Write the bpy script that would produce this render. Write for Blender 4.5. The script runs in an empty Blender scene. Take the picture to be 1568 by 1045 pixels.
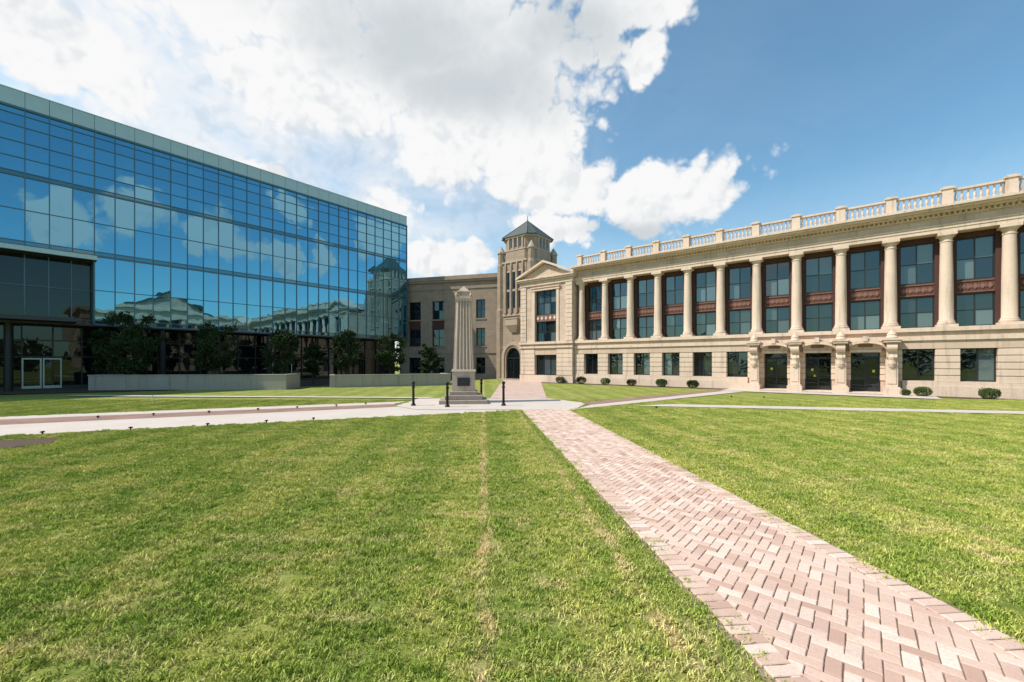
import bpy, math, random
from mathutils import Vector, Matrix
random.seed(7)
F=640.0; EYE=2.0
SUN_EL=50.0
scene=bpy.context.scene
def G(x,y):
    z=F*EYE/(y-555.0); return ((x-784)/F*z, z)

# ------------------------------------------------------------------ node helpers
class NT:
    def __init__(s,nt): s.nt=nt
    def n(s,t,**k):
        nd=s.nt.nodes.new(t)
        for a,b in k.items(): setattr(nd,a,b)
        return nd
    def l(s,a,b): s.nt.links.new(a,b)
    def put(s,sock,v):
        if isinstance(v,bpy.types.NodeSocket): s.l(v,sock)
        elif isinstance(v,(tuple,list)) and len(v)==3 and sock.type=='RGBA': sock.default_value=(*v,1)
        else: sock.default_value=v
    def m(s,op,a,b=0.0,c=0.0,clamp=False):
        nd=s.n('ShaderNodeMath',operation=op); nd.use_clamp=clamp
        s.put(nd.inputs[0],a); s.put(nd.inputs[1],b); s.put(nd.inputs[2],c)
        return nd.outputs[0]
    def v(s,op,a,b=(0,0,0)):
        nd=s.n('ShaderNodeVectorMath',operation=op)
        s.put(nd.inputs[0],a)
        if op=='SCALE': s.put(nd.inputs[3],b)
        else: s.put(nd.inputs[1],b)
        return nd.outputs[0]
    def noise(s,vec,scale,detail=4,rough=.5,dist=0.0):
        nd=s.n('ShaderNodeTexNoise'); s.put(nd.inputs['Vector'],vec)
        nd.inputs['Scale'].default_value=scale; nd.inputs['Detail'].default_value=detail
        nd.inputs['Roughness'].default_value=rough; nd.inputs['Distortion'].default_value=dist
        return nd.outputs[0]
    def ss(s,val,a,b,lo=0.0,hi=1.0):
        nd=s.n('ShaderNodeMapRange',interpolation_type='SMOOTHSTEP')
        s.put(nd.inputs[0],val); nd.inputs[1].default_value=a; nd.inputs[2].default_value=b
        nd.inputs[3].default_value=lo; nd.inputs[4].default_value=hi
        return nd.outputs[0]
    def mix(s,f,a,b,mode='MIX'):
        nd=s.n('ShaderNodeMix',data_type='RGBA',blend_type=mode)
        s.put(nd.inputs[0],f); s.put(nd.inputs[6],a); s.put(nd.inputs[7],b)
        return nd.outputs[2]
    def scalev(s,vec,t):
        nd=s.n('ShaderNodeMapping'); s.put(nd.inputs[0],vec); nd.inputs['Scale'].default_value=t
        return nd.outputs[0]
def newmat(name):
    m=bpy.data.materials.new(name); m.use_nodes=True
    h=NT(m.node_tree); b=m.node_tree.nodes['Principled BSDF']; h.out=m.node_tree.nodes['Material Output']
    return m,h,b
def bump(h,b,height,strength=.3,dist=.02):
    bp=h.n('ShaderNodeBump'); bp.inputs['Strength'].default_value=strength; bp.inputs['Distance'].default_value=dist
    h.l(height,bp.inputs['Height']); h.l(bp.outputs[0],b.inputs['Normal'])
def simple(name,col,rough=.6,metal=0.0,var=.25,scale=6):
    m,h,b=newmat(name)
    tc=h.n('ShaderNodeTexCoord').outputs['Object']
    f=h.noise(tc,scale,3,.6)
    c=h.mix(f,tuple(c*(1-var) for c in col),tuple(min(1,c*(1+var)) for c in col))
    h.l(c,b.inputs['Base Color']); b.inputs['Roughness'].default_value=rough; b.inputs['Metallic'].default_value=metal
    return m
def stone(name,col,joint=True,rough=.85,bw=.9,bh=.4,stain=.35,jd=.75):
    m,h,b=newmat(name)
    tc=h.n('ShaderNodeTexCoord').outputs['Object']
    n1=h.noise(tc,.7,3,.6); n2=h.noise(tc,14,4,.65)
    st=h.noise(h.scalev(tc,(2.2,2.2,.22)),1.6,4,.6)
    dark=tuple(c*.78 for c in col); lite=tuple(min(1,c*1.15) for c in col)
    c=h.mix(n1,dark,lite)
    c=h.mix(h.ss(n2,.35,.7,0,.3),c,tuple(c_*.6 for c_ in col))
    c=h.mix(h.ss(st,.50,.72,0,stain),c,tuple(c_*.42 for c_ in col))
    if joint:
        sep=h.n('ShaderNodeSeparateXYZ'); h.l(tc,sep.inputs[0])
        cmb=h.n('ShaderNodeCombineXYZ'); h.l(h.m('ADD',sep.outputs[0],sep.outputs[1]),cmb.inputs[0]); h.l(sep.outputs[2],cmb.inputs[1])
        br=h.n('ShaderNodeTexBrick'); h.l(cmb.outputs[0],br.inputs['Vector'])
        br.inputs['Scale'].default_value=1; br.inputs['Brick Width'].default_value=bw; br.inputs['Row Height'].default_value=bh
        br.inputs['Mortar Size'].default_value=.012; br.inputs['Mortar Smooth'].default_value=.3
        br.inputs['Color1'].default_value=(1,1,1,1); br.inputs['Color2'].default_value=(.86,.84,.82,1); br.inputs['Mortar'].default_value=(jd,jd*.97,jd*.93,1)
        c=h.mix(1.0,c,br.outputs['Color'],'MULTIPLY')
    h.l(c,b.inputs['Base Color']); b.inputs['Roughness'].default_value=rough
    bump(h,b,n2,.25,.01)
    return m
M={}
M['lime']=stone('limestone',(.67,.51,.395),True,stain=.4,jd=.78)
M['lime_plain']=stone('limestone_trim',(.72,.56,.44),False,stain=.5)
M['tan']=stone('tan_stone',(.40,.305,.225),True,bw=.7,bh=.35)
M['tan_dark']=stone('brown_stone',(.38,.285,.215),True,bw=.8,bh=.35)
M['tan_trim']=stone('tan_trim',(.46,.36,.27),False)
M['brickwall']=stone('dark_red_brick',(.09,.036,.027),True,bw=.22,bh=.075,jd=1.1)
M['terra']=stone('terracotta_panel',(.13,.05,.036),False)
M['terra_tan']=stone('terracotta_ornament',(.23,.12,.09),False)
M['frame']=simple('bronze_frame',(.025,.028,.03),.45,.3)
M['concrete']=stone('planter_concrete',(.40,.36,.31),False,stain=.5)
M['soil']=simple('soil_mulch',(.085,.05,.03),.95,0,.5,20)
M['slate']=simple('slate_roof',(.06,.075,.07),.6,0,.35,8)
M['black']=simple('black_metal',(.012,.012,.013),.4,.5)
M['panel']=simple('metal_panel',(.42,.52,.52),.4,.3,.08,2)
M['mull']=simple('mullion_metal',(.08,.15,.18),.4,.4,.1,2)
M['soffit']=simple('soffit_metal',(.04,.048,.052),.5,.2)
M['roofm']=simple('roof_membrane',(.3,.29,.27),.9)
M['paper']=simple('paper_notice',(.75,.65,.1),.8)
M['obelisk']=stone('obelisk_stone',(.50,.395,.31),False,stain=.5)
M['obelisk_base']=stone('obelisk_base_stone',(.36,.29,.235),False,stain=.5)
M['bark']=simple('bark',(.07,.05,.035),.9,0,.4,20)

def glassmat(name,tint,dark,lite,fac,litef=.5,rough=.0):
    m,h,b=newmat(name); h.nt.nodes.remove(b)
    geo=h.n('ShaderNodeNewGeometry')
    r=geo.outputs['Random Per Island']
    d=h.n('ShaderNodeBsdfDiffuse'); h.l(h.mix(h.ss(r,litef,1.0),dark,lite),d.inputs[0])
    g=h.n('ShaderNodeBsdfGlossy'); g.inputs[0].default_value=(*tint,1); g.inputs['Roughness'].default_value=rough
    lw=h.n('ShaderNodeLayerWeight'); lw.inputs[0].default_value=.35
    f=h.m('ADD',h.m('MULTIPLY',lw.outputs['Facing'],.45),fac,clamp=True)
    mx=h.n('ShaderNodeMixShader'); h.l(f,mx.inputs[0]); h.l(d.outputs[0],mx.inputs[1]); h.l(g.outputs[0],mx.inputs[2])
    tc=h.n('ShaderNodeTexCoord').outputs['Object']
    bp=h.n('ShaderNodeBump'); bp.inputs['Strength'].default_value=.22; bp.inputs['Distance'].default_value=.012
    h.l(h.noise(tc,1.1,1,.4),bp.inputs['Height']); h.l(bp.outputs[0],g.inputs['Normal'])
    h.l(mx.outputs[0],h.out.inputs[0])
    return m
M['curtain']=glassmat('curtain_wall_glass',(.30,.68,.90),(.004,.025,.045),(.015,.07,.10),.44,.3)
M['spandrel']=glassmat('spandrel_glass',(.30,.56,.68),(.015,.05,.065),(.025,.07,.09),.26)
M['storefront']=glassmat('storefront_glass',(.40,.48,.50),(.005,.007,.008),(.024,.021,.016),.08,.6)
M['window']=glassmat('window_glass',(.78,.90,.93),(.008,.011,.012),(.11,.145,.15),.09,.42,.01)
M['dark_window']=glassmat('dark_window_glass',(.6,.7,.75),(.008,.010,.012),(.03,.035,.04),.07,.5,.01)

def foliage(name,c1,c2):
    m,h,b=newmat(name)
    geo=h.n('ShaderNodeNewGeometry'); 
    c=h.mix(geo.outputs['Random Per Island'],c1,c2)
    h.l(c,b.inputs['Base Color']); b.inputs['Roughness'].default_value=.8; b.inputs['Specular IOR Level'].default_value=.15
    return m
M['leaf_dark']=foliage('leaf_dark',(.010,.022,.007),(.035,.058,.016))
M['leaf_bush']=foliage('leaf_bush',(.02,.042,.012),(.085,.125,.03))

def lawn_color(h,pos,dt=4):
    sep=h.n('ShaderNodeSeparateXYZ'); h.l(pos,sep.inputs[0])
    X,Y=sep.outputs[0],sep.outputs[1]
    flat=h.n('ShaderNodeCombineXYZ'); h.l(X,flat.inputs[0]); h.l(Y,flat.inputs[1]); P=flat.outputs[0]
    n1=h.noise(P,.35,1,.55); n2=h.noise(P,1.7,dt,.6)
    n3=h.noise(h.scalev(P,(1.0,2.0,1)),3.4,dt,.65)
    c=h.mix(h.ss(n1,.35,.65),(.275,.325,.062),(.365,.385,.088))
    c=h.mix(h.ss(n2,.45,.68,0,.65),c,(.47,.43,.14))
    c=h.mix(h.ss(n2,.48,.30,0,.65),c,(.16,.235,.036))
    c=h.mix(h.ss(n3,.50,.68,0,.55),c,(.52,.45,.18))
    c=h.mix(h.ss(n3,.45,.30,0,.65),c,(.12,.18,.03))
    q=h.m('ADD',X,h.m('MULTIPLY',Y,.068))
    wob=h.m('MULTIPLY',h.m('SUBTRACT',n2,.5),.6)
    st=h.m('SINE',h.m('MULTIPLY',h.m('ADD',q,wob),4.4))
    c=h.mix(h.ss(st,-.3,.7,0,.38),c,(.155,.24,.04))
    br=h.noise(h.scalev(P,(1.6,1.0,1)),1.5,2,.7)
    cr_=h.noise(h.scalev(P,(.45,2.6,1)),1.1,2,.6)
    c=h.mix(h.ss(cr_,.56,.70,0,.5),c,(.56,.47,.21))
    for q0,w,th,hi_ in ((.0,.12,.49,.75),(1.38,.14,.50,.65),(5.6,.16,.56,.5)):
        d=h.m('ABSOLUTE',h.m('SUBTRACT',h.m('ADD',q,h.m('MULTIPLY',wob,.35)),q0))
        line=h.ss(d,w,w*.1)
        c=h.mix(h.m('MULTIPLY',line,h.ss(br,th-.04,th+.12,.16,hi_)),c,(.66,.49,.27))
    c=h.mix(h.m('MULTIPLY',h.ss(br,.56,.70,0,.65),h.ss(n1,.42,.6,.3,1)),c,(.60,.48,.24))
    return c,n3
m,h,b=newmat('lawn_ground'); pos=h.n('ShaderNodeNewGeometry').outputs['Position']
c,n3=lawn_color(h,pos)
fine=h.noise(pos,55,5,.75)
c=h.mix(h.ss(fine,.32,.68,.55,0),c,(.08,.10,.018))
h.l(c,b.inputs['Base Color']); b.inputs['Roughness'].default_value=.95; b.inputs['Specular IOR Level'].default_value=.1
bump(h,b,fine,.7,.03); M['lawn']=m
m,h,b=newmat('grass_blade'); geo=h.n('ShaderNodeNewGeometry')
c,n3=lawn_color(h,geo.outputs['Position'],2)
hs=h.n('ShaderNodeHueSaturation'); h.l(c,hs.inputs['Color'])
h.l(h.ss(geo.outputs['Random Per Island'],0,1,.75,1.85),hs.inputs['Value'])
d=h.n('ShaderNodeBsdfDiffuse'); h.l(hs.outputs[0],d.inputs[0]); h.l(d.outputs[0],h.out.inputs[0])
h.nt.nodes.remove(b); M['blade']=m

m,h,b=newmat('pale_concrete'); pos=h.n('ShaderNodeNewGeometry').outputs['Position']
n1=h.noise(pos,.8,4,.6); n2=h.noise(pos,30,4,.7)
c=h.mix(n1,(.50,.425,.37),(.66,.575,.51)); c=h.mix(h.ss(n2,.4,.7,0,.3),c,(.36,.31,.28))
h.l(c,b.inputs['Base Color']); b.inputs['Roughness'].default_value=.9; bump(h,b,n2,.3,.005); M['walk']=m
def brickmat(name,c1,c2,mo,ov):
    m,h,b=newmat(name); pos=h.n('ShaderNodeNewGeometry').outputs['Position']
    br=h.n('ShaderNodeTexBrick'); h.l(pos,br.inputs['Vector']); br.inputs['Scale'].default_value=1
    br.inputs['Brick Width'].default_value=.2; br.inputs['Row Height'].default_value=.1; br.inputs['Mortar Size'].default_value=.006
    br.inputs['Color1'].default_value=(*c1,1); br.inputs['Color2'].default_value=(*c2,1); br.inputs['Mortar'].default_value=(*mo,1)
    c=h.mix(h.ss(h.noise(pos,1.2,4),.35,.65,0,.5),br.outputs['Color'],ov)
    h.l(c,b.inputs['Base Color']); b.inputs['Roughness'].default_value=.9; return m
M['brickwalk']=brickmat('brick_walk',(.30,.17,.13),(.22,.115,.09),(.2,.15,.12),(.36,.23,.18))
M['brickpale']=brickmat('brick_walk_pale',(.58,.42,.35),(.48,.32,.26),(.3,.24,.2),(.62,.47,.40))
m,h,b=newmat('paver_brick'); geo=h.n('ShaderNodeNewGeometry'); r=geo.outputs['Random Per Island']; pos=geo.outputs['Position']
cr=h.n('ShaderNodeValToRGB'); h.l(r,cr.inputs[0]); e=cr.color_ramp; e.interpolation='LINEAR'
e.elements[0].position=0; e.elements[0].color=(.45,.275,.21,1); e.elements[1].position=1; e.elements[1].color=(.76,.62,.52,1)
for p_,c_ in ((.1,(.53,.345,.27,1)),(.35,(.61,.42,.335,1)),(.68,(.665,.48,.385,1)),(.88,(.71,.55,.455,1))):
    k=e.elements.new(p_); k.color=c_
n2=h.noise(pos,45,5,.7); n1=h.noise(pos,1.1,3)
c=h.mix(h.ss(n2,.4,.75,0,.5),cr.outputs[0],(.42,.28,.225))
c=h.mix(h.ss(n1,.45,.7,0,.4),c,(.69,.54,.45))
c=h.mix(h.ss(n1,.48,.3,0,.25),c,(.44,.30,.24))
h.l(c,b.inputs['Base Color']); b.inputs['Roughness'].default_value=.85; bump(h,b,n2,.5,.004); M['paver']=m
M['sand']=simple('joint_sand',(.26,.19,.14),.95,0,.4,40)

# ------------------------------------------------------------------ mesh builder
class MB:
    def __init__(s): s.v=[]; s.f=[]
    def box(s,x0,x1,y0,y1,z0,z1):
        i=len(s.v)
        s.v+=[(x0,y0,z0),(x1,y0,z0),(x1,y1,z0),(x0,y1,z0),(x0,y0,z1),(x1,y0,z1),(x1,y1,z1),(x0,y1,z1)]
        s.f+=[(i,i+3,i+2,i+1),(i+4,i+5,i+6,i+7),(i,i+1,i+5,i+4),(i+1,i+2,i+6,i+5),(i+2,i+3,i+7,i+6),(i+3,i,i+4,i+7)]
    def quad(s,*p):
        i=len(s.v); s.v+=list(p); s.f.append(tuple(range(i,i+len(p))))
    def lathe(s,cx,cy,prof,n=16,rot=0.0,sq=None):
        i0=len(s.v)
        for (r,z) in prof:
            for k in range(n):
                a=rot+2*math.pi*k/n
                s.v.append((cx+r*math.cos(a),cy+r*math.sin(a),z))
        for j in range(len(prof)-1):
            for k in range(n):
                a=i0+j*n+k; b_=i0+j*n+(k+1)%n
                s.f.append((a,b_,b_+n,a+n))
        s.f.append(tuple(i0+k for k in range(n-1,-1,-1)))
        s.f.append(tuple(i0+(len(prof)-1)*n+k for k in range(n)))
    def prism(s,pts,z0,z1,pts2=None):
        n=len(pts); pts2=pts2 or pts; i=len(s.v)
        s.v+=[(p[0],p[1],z0) for p in pts]+[(p[0],p[1],z1) for p in pts2]
        for k in range(n): s.f.append((i+k,i+(k+1)%n,i+n+(k+1)%n,i+n+k))
        s.f.append(tuple(i+k for k in range(n-1,-1,-1))); s.f.append(tuple(i+n+k for k in range(n)))
    def sqf(s,h0,z0,h1,z1):
        q=lambda a:[(-a,-a),(a,-a),(a,a),(-a,a)]
        s.prism(q(h0),z0,z1,q(h1))
    def xz(s,pts,y0,y1):
        n=len(pts); i=len(s.v)
        s.v+=[(p[0],y0,p[1]) for p in pts]+[(p[0],y1,p[1]) for p in pts]
        for k in range(n): s.f.append((i+(k+1)%n,i+k,i+n+k,i+n+(k+1)%n))
        s.f.append(tuple(i+k for k in range(n))); s.f.append(tuple(i+n+k for k in range(n-1,-1,-1)))
    def yz(s,pts,x0,x1):
        n=len(pts); i=len(s.v)
        s.v+=[(x0,p[0],p[1]) for p in pts]+[(x1,p[0],p[1]) for p in pts]
        for k in range(n): s.f.append((i+k,i+(k+1)%n,i+n+(k+1)%n,i+n+k))
        s.f.append(tuple(i+k for k in range(n-1,-1,-1))); s.f.append(tuple(i+n+k for k in range(n)))
    def tube(s,p0,p1,r0,r1,n=7):
        p0=Vector(p0);p1=Vector(p1);d=(p1-p0).normalized()
        u=d.orthogonal().normalized(); w=d.cross(u); i=len(s.v)
        for p,r in((p0,r0),(p1,r1)):
            for k in range(n):
                a=2*math.pi*k/n; s.v.append(tuple(p+u*r*math.cos(a)+w*r*math.sin(a)))
        for k in range(n): s.f.append((i+k,i+(k+1)%n,i+n+(k+1)%n,i+n+k))
    def mesh(s,name,mat,smooth=False):
        me=bpy.data.meshes.new(name); me.from_pydata(s.v,[],s.f); me.materials.append(mat)
        if smooth: me.polygons.foreach_set('use_smooth',[True]*len(me.polygons))
        me.update(); return me
    def obj(s,name,mat,parent=None,smooth=False,bev=0):
        o=bpy.data.objects.new(name,s.mesh(name,mat,smooth)); scene.collection.objects.link(o)
        if parent: o.parent=parent
        if bev:
            md=o.modifiers.new('bevel','BEVEL'); md.width=bev; md.segments=1; md.limit_method='ANGLE'
        if smooth:
            md=o.modifiers.new('wn','EDGE_SPLIT'); md.split_angle=math.radians(40)
        return o
def empty(name,loc=(0,0,0),rz=0):
    e=bpy.data.objects.new(name,None); e.location=loc; e.rotation_euler=(0,0,rz); e.empty_display_size=.5
    scene.collection.objects.link(e); return e
def sheet(name,pts,z,mat):
    mb=MB(); mb.quad(*[(p[0],p[1],z) for p in pts])
    o=mb.obj(name,mat)
    if o.data.polygons[0].normal.z<0: o.data.flip_normals()
    return o

# ------------------------------------------------------------------ ground
gm=MB(); gm.quad((-1500,-1500,0),(1500,-1500,0),(1500,1500,0),(-1500,1500,0)); gm.obj('ground_lawn',M['lawn'])
OX,OY=6.0,40.0
HA=math.atan2(-.632,.776)
ca,sa=math.cos(HA),math.sin(HA)
def HW(s,i): return (OX+ca*s-sa*i, OY+sa*s+ca*i)
poly={}
poly['concrete_walkway']=[(-30,4.4),(.6,17.48),(-4.0,19.4),(-5.2,18.7),(-30,6.6)]
poly['brick_walkway_strip']=[(-30,6.6),(-5.2,18.7),(-5.6,19.9),(-30,9.0)]
poly['concrete_edge_strip']=[(-30,9.0),(-5.6,19.9),(-5.3,21.3),(-30,10.1)]
poly['plaza_paving']=[(-4.0,17.5),(2.6,17.5),(3.7,20.3),(2,22.9),(-5.1,22.9),(-5.3,19)]
poly['tower_walkway']=[(-1.2,22.8),(1.9,22.8),(3.0,43.5),(-1.0,47.2)]
poly['hall_walkway']=[(2.6,17.5),HW(15,-3),HW(14,-2),(3.6,19.3)]
poly['hall_brick_strip']=[(3.6,19.3),HW(14,-2.0),HW(13.3,-1.6),(3.4,20.5)]
poly['side_walkway']=[(5.5,18.9),(40,11.4),(40,12.6),(7.5,19.6)]
poly['entrance_plaza']=[HW(13.5,-3.2),HW(24.3,-3.2),HW(24.3,.3),HW(13.5,.3)]
poly['far_walkway']=[(-26,24.2),(-4.6,22.8),(-4.4,23.4),(-26,25.0)]
poly['building_apron']=[(-36,24.6),(-31,25.4),(-20.5,31.5),(-15,36.5),(-6,39),(-8,48),(-14,52),(-34.1,27.8)]
mats={'concrete_walkway':'walk','brick_walkway_strip':'brickwalk','concrete_edge_strip':'walk','plaza_paving':'walk','tower_walkway':'brickpale',
 'hall_walkway':'walk','hall_brick_strip':'brickwalk','side_walkway':'walk','entrance_plaza':'walk','far_walkway':'walk','building_apron':'soil'}
for i,(k,p) in enumerate(poly.items()): sheet(k,p,.006+.0045*i,M[mats[k]])
sheet('mulch_bed',[(-16,8.2),(-13.2,8.7),(-12.4,9.0),(-11.7,9.5),(-11.5,9.8),(-11.3,10.2),(-11.6,10.7),(-12.0,10.9),(-12.9,10.6),(-13.8,10.6),(-16,9.6)],.03,M['soil'])
sheet('foundation_bed',[HW(-6,-1.5),HW(13.4,-1.5),HW(13.4,.1),HW(-6,.1)],.012,M['soil'])
sheet('foundation_bed',[HW(24.4,-1.5),HW(44,-1.5),HW(44,.1),HW(24.4,.1)],.012,M['soil'])

# ------------------------------------------------------------------ brick path
pa=Vector((-.084,1)).normalized(); pr=Vector((pa.y,-pa.x)); pc0=Vector((2.85,0)); HWID=.99
def pw(u,v): p=pc0+pr*u+pa*v; return (p.x,p.y)
path=empty('brick_path')
mb=MB(); mb.quad(*[(*pw(u,v),.005) for u,v in((-HWID-.05,-12),(HWID+.05,-12),(HWID+.05,17.7),(-HWID-.05,17.7))]); mb.obj('joint_sand_bed',M['sand'],path)
bm=MB()
def paver(cu,cv,ang,L,W,zt,mbb):
    j=.004; zt+=random.uniform(-.0022,.0022)
    ang_j=random.uniform(-.025,.025); c,s=math.cos(ang+ang_j),math.sin(ang+ang_j)
    cu+=random.uniform(-.002,.002); cv+=random.uniform(-.002,.002)
    i=len(mbb.v); e=.005
    for (sx,z) in ((0,.004),(0,zt-e),(e,zt)):
        for dx,dy in((-1,-1),(1,-1),(1,1),(-1,1)):
            a=dx*(L/2-j-sx); b_=dy*(W/2-j-sx)
            x,y=pw(cu+a*c-b_*s,cv+a*s+b_*c); mbb.v.append((x,y,z))
    for l in(0,4):
        for k in range(4): mbb.f.append((i+l+k,i+l+(k+1)%4,i+l+4+(k+1)%4,i+l+4+k))
    mbb.f.append((i+8,i+9,i+10,i+11))
W_=.098
a45=math.radians(45)
for r in range(-180,180):
    for k in range(-95,95):
        for typ in (0,1):
            if typ==0: cx,cy=(r+4*k+1)*W_,(r+.5)*W_; ang=0
            else: cx,cy=(r+4*k+3.5)*W_,(r+1)*W_; ang=math.pi/2
            u=cx*math.cos(a45)-cy*math.sin(a45); v=cx*math.sin(a45)+cy*math.cos(a45)
            v+=6
            if abs(u)<HWID-.14 and -1.5<v<17.6: paver(u,v,ang+a45,2*W_,W_,.018,bm)
bm.obj('field_pavers',M['paver'],path)
bm=MB(); v=-1.5
while v<17.6:
    for sg in(-1,1): paver(sg*(HWID-.105)+random.uniform(-.008,.008),v,0,.215,.102,.026,bm)
    v+=.104
bm.obj('border_pavers',M['paver'],path)
poly['brick_path']=[pw(-HWID+.07,-12),pw(HWID-.07,-12),pw(HWID-.07,17.7),pw(-HWID+.07,17.7)]
poly['mulch']=[(-16,8.2),(-13.2,8.7),(-11.7,9.5),(-11.3,10.2),(-12.0,10.9),(-13.8,10.6),(-16,9.6)]

# ------------------------------------------------------------------ grass blades
def inpoly(x,y,p):
    c=False; j=len(p)-1
    for i in range(len(p)):
        if (p[i][1]>y)!=(p[j][1]>y) and x<(p[j][0]-p[i][0])*(y-p[i][1])/(p[j][1]-p[i][1])+p[i][0]: c=not c
        j=i
    return c
gcol=bpy.data.collections.new('grass_tufts')
for t in range(4):
    mb=MB()
    tufts=[(random.uniform(-.13,.13),random.uniform(-.13,.13)) for _ in range(9)]
    for b_i in range(400):
        if b_i%3==0:
            c_=random.choice(tufts); x=c_[0]+random.gauss(0,.014); y=c_[1]+random.gauss(0,.014); hh=random.uniform(.025,.048)
        else:
            x=random.uniform(-.15,.15); y=random.uniform(-.15,.15); hh=random.uniform(.012,.032)
        a=random.uniform(0,6.28); w=random.uniform(.0024,.0045)
        l=random.uniform(.010,.038); a2=random.uniform(0,6.28)
        dx,dy=math.cos(a)*w,math.sin(a)*w; lx,ly=math.cos(a2)*l,math.sin(a2)*l
        i=len(mb.v)
        mb.v+=[(x-dx,y-dy,0),(x+dx,y+dy,0),(x+dx*.8+lx*.4,y+dy*.8+ly*.4,hh*.65),(x-dx*.8+lx*.4,y-dy*.8+ly*.4,hh*.65),(x+lx,y+ly,hh)]
        mb.f+=[(i,i+1,i+2,i+3),(i+3,i+2,i+4)]
    me=mb.mesh('grass_tuft',M['blade']); o=bpy.data.objects.new('tuft_%d'%t,me); gcol.objects.link(o)
pts=[]
y=1.6
polys=list(poly.values())
while y<22:
    x=-1.32*y-2.0
    while x<1.32*y+2.0:
        px=x+random.uniform(-.06,.06); py=y+random.uniform(-.06,.06)
        if not any(inpoly(px,py,p) for p in polys): pts.append((px,py,0))
        x+=.24
    y+=.24
me=bpy.data.meshes.new('lawn_grass'); me.from_pydata(pts,[],[]); lg=bpy.data.objects.new('lawn_grass',me); scene.collection.objects.link(lg)
ng=bpy.data.node_groups.new('grass_scatter','GeometryNodeTree')
ng.interface.new_socket('Geometry',in_out='INPUT',socket_type='NodeSocketGeometry'); ng.interface.new_socket('Geometry',in_out='OUTPUT',socket_type='NodeSocketGeometry')
gi=ng.nodes.new('NodeGroupInput'); go=ng.nodes.new('NodeGroupOutput'); iop=ng.nodes.new('GeometryNodeInstanceOnPoints')
ci=ng.nodes.new('GeometryNodeCollectionInfo'); ci.inputs['Collection'].default_value=gcol; ci.inputs['Separate Children'].default_value=True; ci.inputs['Reset Children'].default_value=True
rv=ng.nodes.new('FunctionNodeRandomValue'); rv.data_type='FLOAT_VECTOR'; rv.inputs[0].default_value=(0,0,0); rv.inputs[1].default_value=(0,0,6.28)
rs=ng.nodes.new('FunctionNodeRandomValue'); rs.data_type='FLOAT'; rs.inputs[2].default_value=.8; rs.inputs[3].default_value=1.3; rs.inputs['Seed'].default_value=5
ng.links.new(gi.outputs[0],iop.inputs['Points']); ng.links.new(ci.outputs[0],iop.inputs['Instance']); iop.inputs['Pick Instance'].default_value=True
ng.links.new(rv.outputs[0],iop.inputs['Rotation']); ng.links.new(rs.outputs[1],iop.inputs['Scale']); ng.links.new(iop.outputs[0],go.inputs[0])
lg.modifiers.new('scatter','NODES').node_group=ng

# ------------------------------------------------------------------ window helper
def pane(mb,x0,x1,z0,z1,y,t=.004):
    a=random.uniform(-t,t)*(x1-x0)/2; c=random.uniform(-t,t)*(z1-z0)/2
    mb.quad((x0,y-a-c,z0),(x1,y+a-c,z0),(x1,y+a+c,z1),(x0,y-a+c,z1))
def window(gl,fr,x0,x1,z0,z1,y,nx=2,nz=2,fw=.07,d=.07):
    fr.box(x0,x0+fw,y-d,y+.02,z0,z1); fr.box(x1-fw,x1,y-d,y+.02,z0,z1)
    fr.box(x0+fw,x1-fw,y-d,y+.02,z0,z0+fw); fr.box(x0+fw,x1-fw,y-d,y+.02,z1-fw,z1)
    xs=[x0+fw+(x1-x0-2*fw)*k/nx for k in range(nx+1)]; zs=[z0+fw+(z1-z0-2*fw)*k/nz for k in range(nz+1)]
    for k in range(1,nx): fr.box(xs[k]-fw*.4,xs[k]+fw*.4,y-d*.8,y+.015,z0+fw,z1-fw)
    for k in range(1,nz): fr.box(x0+fw,x1-fw,y-d*.6,y+.01,zs[k]-fw*.35,zs[k]+fw*.35)
    for i in range(nx):
        for j in range(nz): pane(gl,xs[i],xs[i+1],zs[j],zs[j+1],y-.01,.012)

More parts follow.
